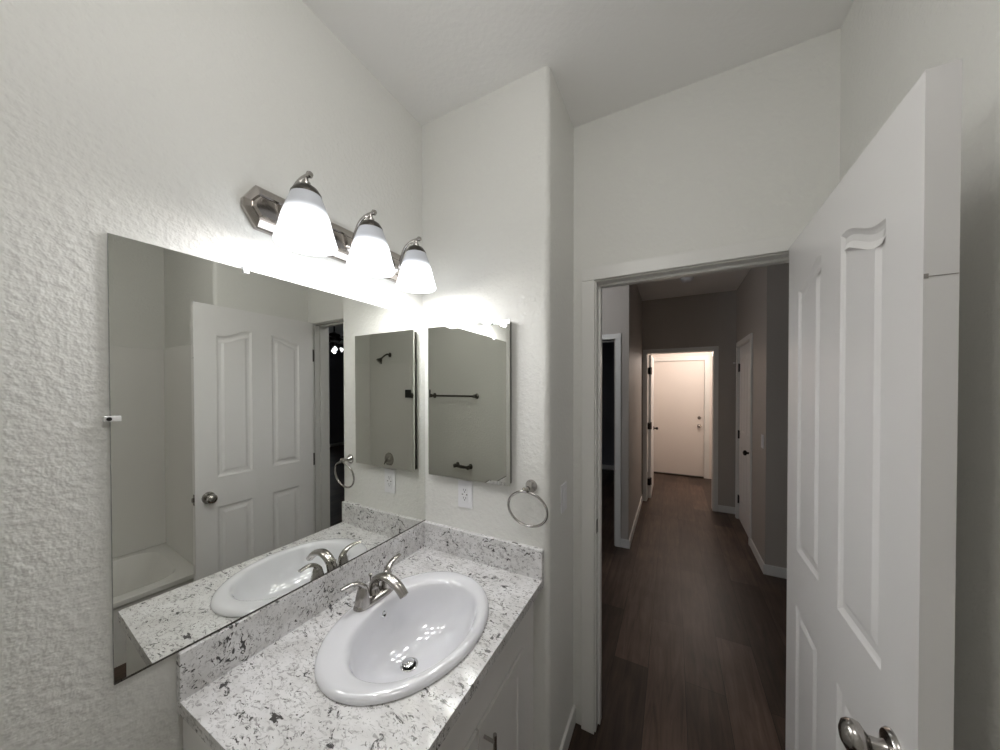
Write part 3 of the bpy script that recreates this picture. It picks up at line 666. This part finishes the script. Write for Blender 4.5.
for k in range(4):
    a = 2*PI*k/4+.5; o = Vector((fx+.10*math.cos(a), fy+.10*math.sin(a), H-.52)); d = Vector((math.cos(a)*.75, math.sin(a)*.75, -.7))
    b = nb(); lathe(b, [(.014, .0), (.020, .015), (.030, .04), (.038, .07), (.036, .07), (.028, .04), (.018, .015)], o, d, 24, cap0=True, cap1=False); part('fan_shade', b, FSH, cf, 50)
fl = bpy.data.lights.new('fan_light', 'POINT'); fl.energy = FAN_W; fl.shadow_soft_size = .015; fo = bpy.data.objects.new('fan_light', fl); C.objects.link(fo); fo.parent = cf; fo.location = (0, 0, -.60)
wn = thing('window_1', 'narrow bright window across the dark room, seen in the mirror', 'window', None, 'structure', (7.1, 5.18, 0))
b = nb(); box(b, 7.085, 7.099, 5.10, 5.16, .5, 2.15); box(b, 7.085, 7.099, 5.26, 5.32, .5, 2.15); box(b, 7.085, 7.099, 5.16, 5.26, .5, .56); box(b, 7.085, 7.099, 5.16, 5.26, 2.09, 2.15); part('window_frame', b, TRIM, wn)
b = nb(); box(b, 7.090, 7.096, 5.16, 5.26, .56, 2.09); part('window_pane', b, emis('daylight_pane', (.85, .92, 1), 1.6), wn)

# ------------------------------------------------------------------ added, unseen lamps that brighten the end room and the hall
lf = thing('added_pendant', 'added unseen globe lamp lighting the bright room at the end of the hall', 'lamp', None, None, (1.45, 5.72, H))
b = nb(); lathe(b, [(.06, -.0005), (.06, -.015), (.03, -.03), (.008, -.034), (.008, -.26), (.035, -.27), (.035, -.295)], (1.45, 5.72, H), (0, 0, 1), 28); part('canopy', b, NICKEL, lf, 40)
b = nb(); lathe(b, [(.034, -.290), (.07, -.305), (.095, -.345), (.10, -.39), (.085, -.44), (.05, -.472), (.001, -.485)], (1.45, 5.72, H), (0, 0, 1), 36); part('globe', b, emis('added_globe_glow', (1, .9, .8), 3.5), lf, 50)
ll = bpy.data.lights.new('added_laundry_light', 'POINT'); ll.energy = LAUNDRY_W; ll.color = (1, .87, .78); ll.shadow_soft_size = .11
lo = bpy.data.objects.new('added_laundry_light', ll); C.objects.link(lo); lo.parent = lf; lo.location = (0, 0, -.62)
hl = thing('added_ceiling_lamp', 'added small ceiling lamp brightening the hall, out of view left of the doorway', 'lamp', None, None, (.05, 2.45, H))
b = nb(); lathe(b, [(.12, -.0005), (.12, -.025), (.115, -.03)], (.05, 2.45, H), (0, 0, 1), 36); part('base', b, PLASTIC, hl, 40)
b = nb(); lathe(b, [(.11, -.03), (.10, -.05), (.06, -.075), (.001, -.085)], (.05, 2.45, H), (0, 0, 1), 36); part('diffuser', b, emis('added_hall_glow', (1, .97, .95), .8), hl, 50)
ll = bpy.data.lights.new('added_hall_light', 'POINT'); ll.energy = HALL_W; ll.color = (.95, .97, 1); ll.shadow_soft_size = .1
lo = bpy.data.objects.new('added_hall_light', ll); C.objects.link(lo); lo.parent = hl; lo.location = (0, 0, -.2)

# ------------------------------------------------------------------ added bathroom ceiling lamp (unseen, lifts the room's brightness)
bl = thing('added_ceiling_lamp', 'added flush ceiling lamp above the camera, out of view', 'lamp', None, None, (.82, .22, H))
b = nb(); lathe(b, [(.15, -.0005), (.15, -.03), (.145, -.034)], (.82, .22, H), (0, 0, 1), 36); part('base', b, PLASTIC, bl, 40)
b = nb(); lathe(b, [(.14, -.034), (.13, -.06), (.09, -.088), (.04, -.10), (.001, -.102)], (.82, .22, H), (0, 0, 1), 36); part('diffuser', b, emis('added_bath_glow', (1, .97, .93), 3.0), bl, 50)
ll = bpy.data.lights.new('added_bath_light', 'POINT'); ll.energy = CEIL_W; ll.color = (1, .985, .965); ll.shadow_soft_size = .14
lo = bpy.data.objects.new('added_bath_light', ll); C.objects.link(lo); lo.parent = bl; lo.location = (0, 0, -.26)
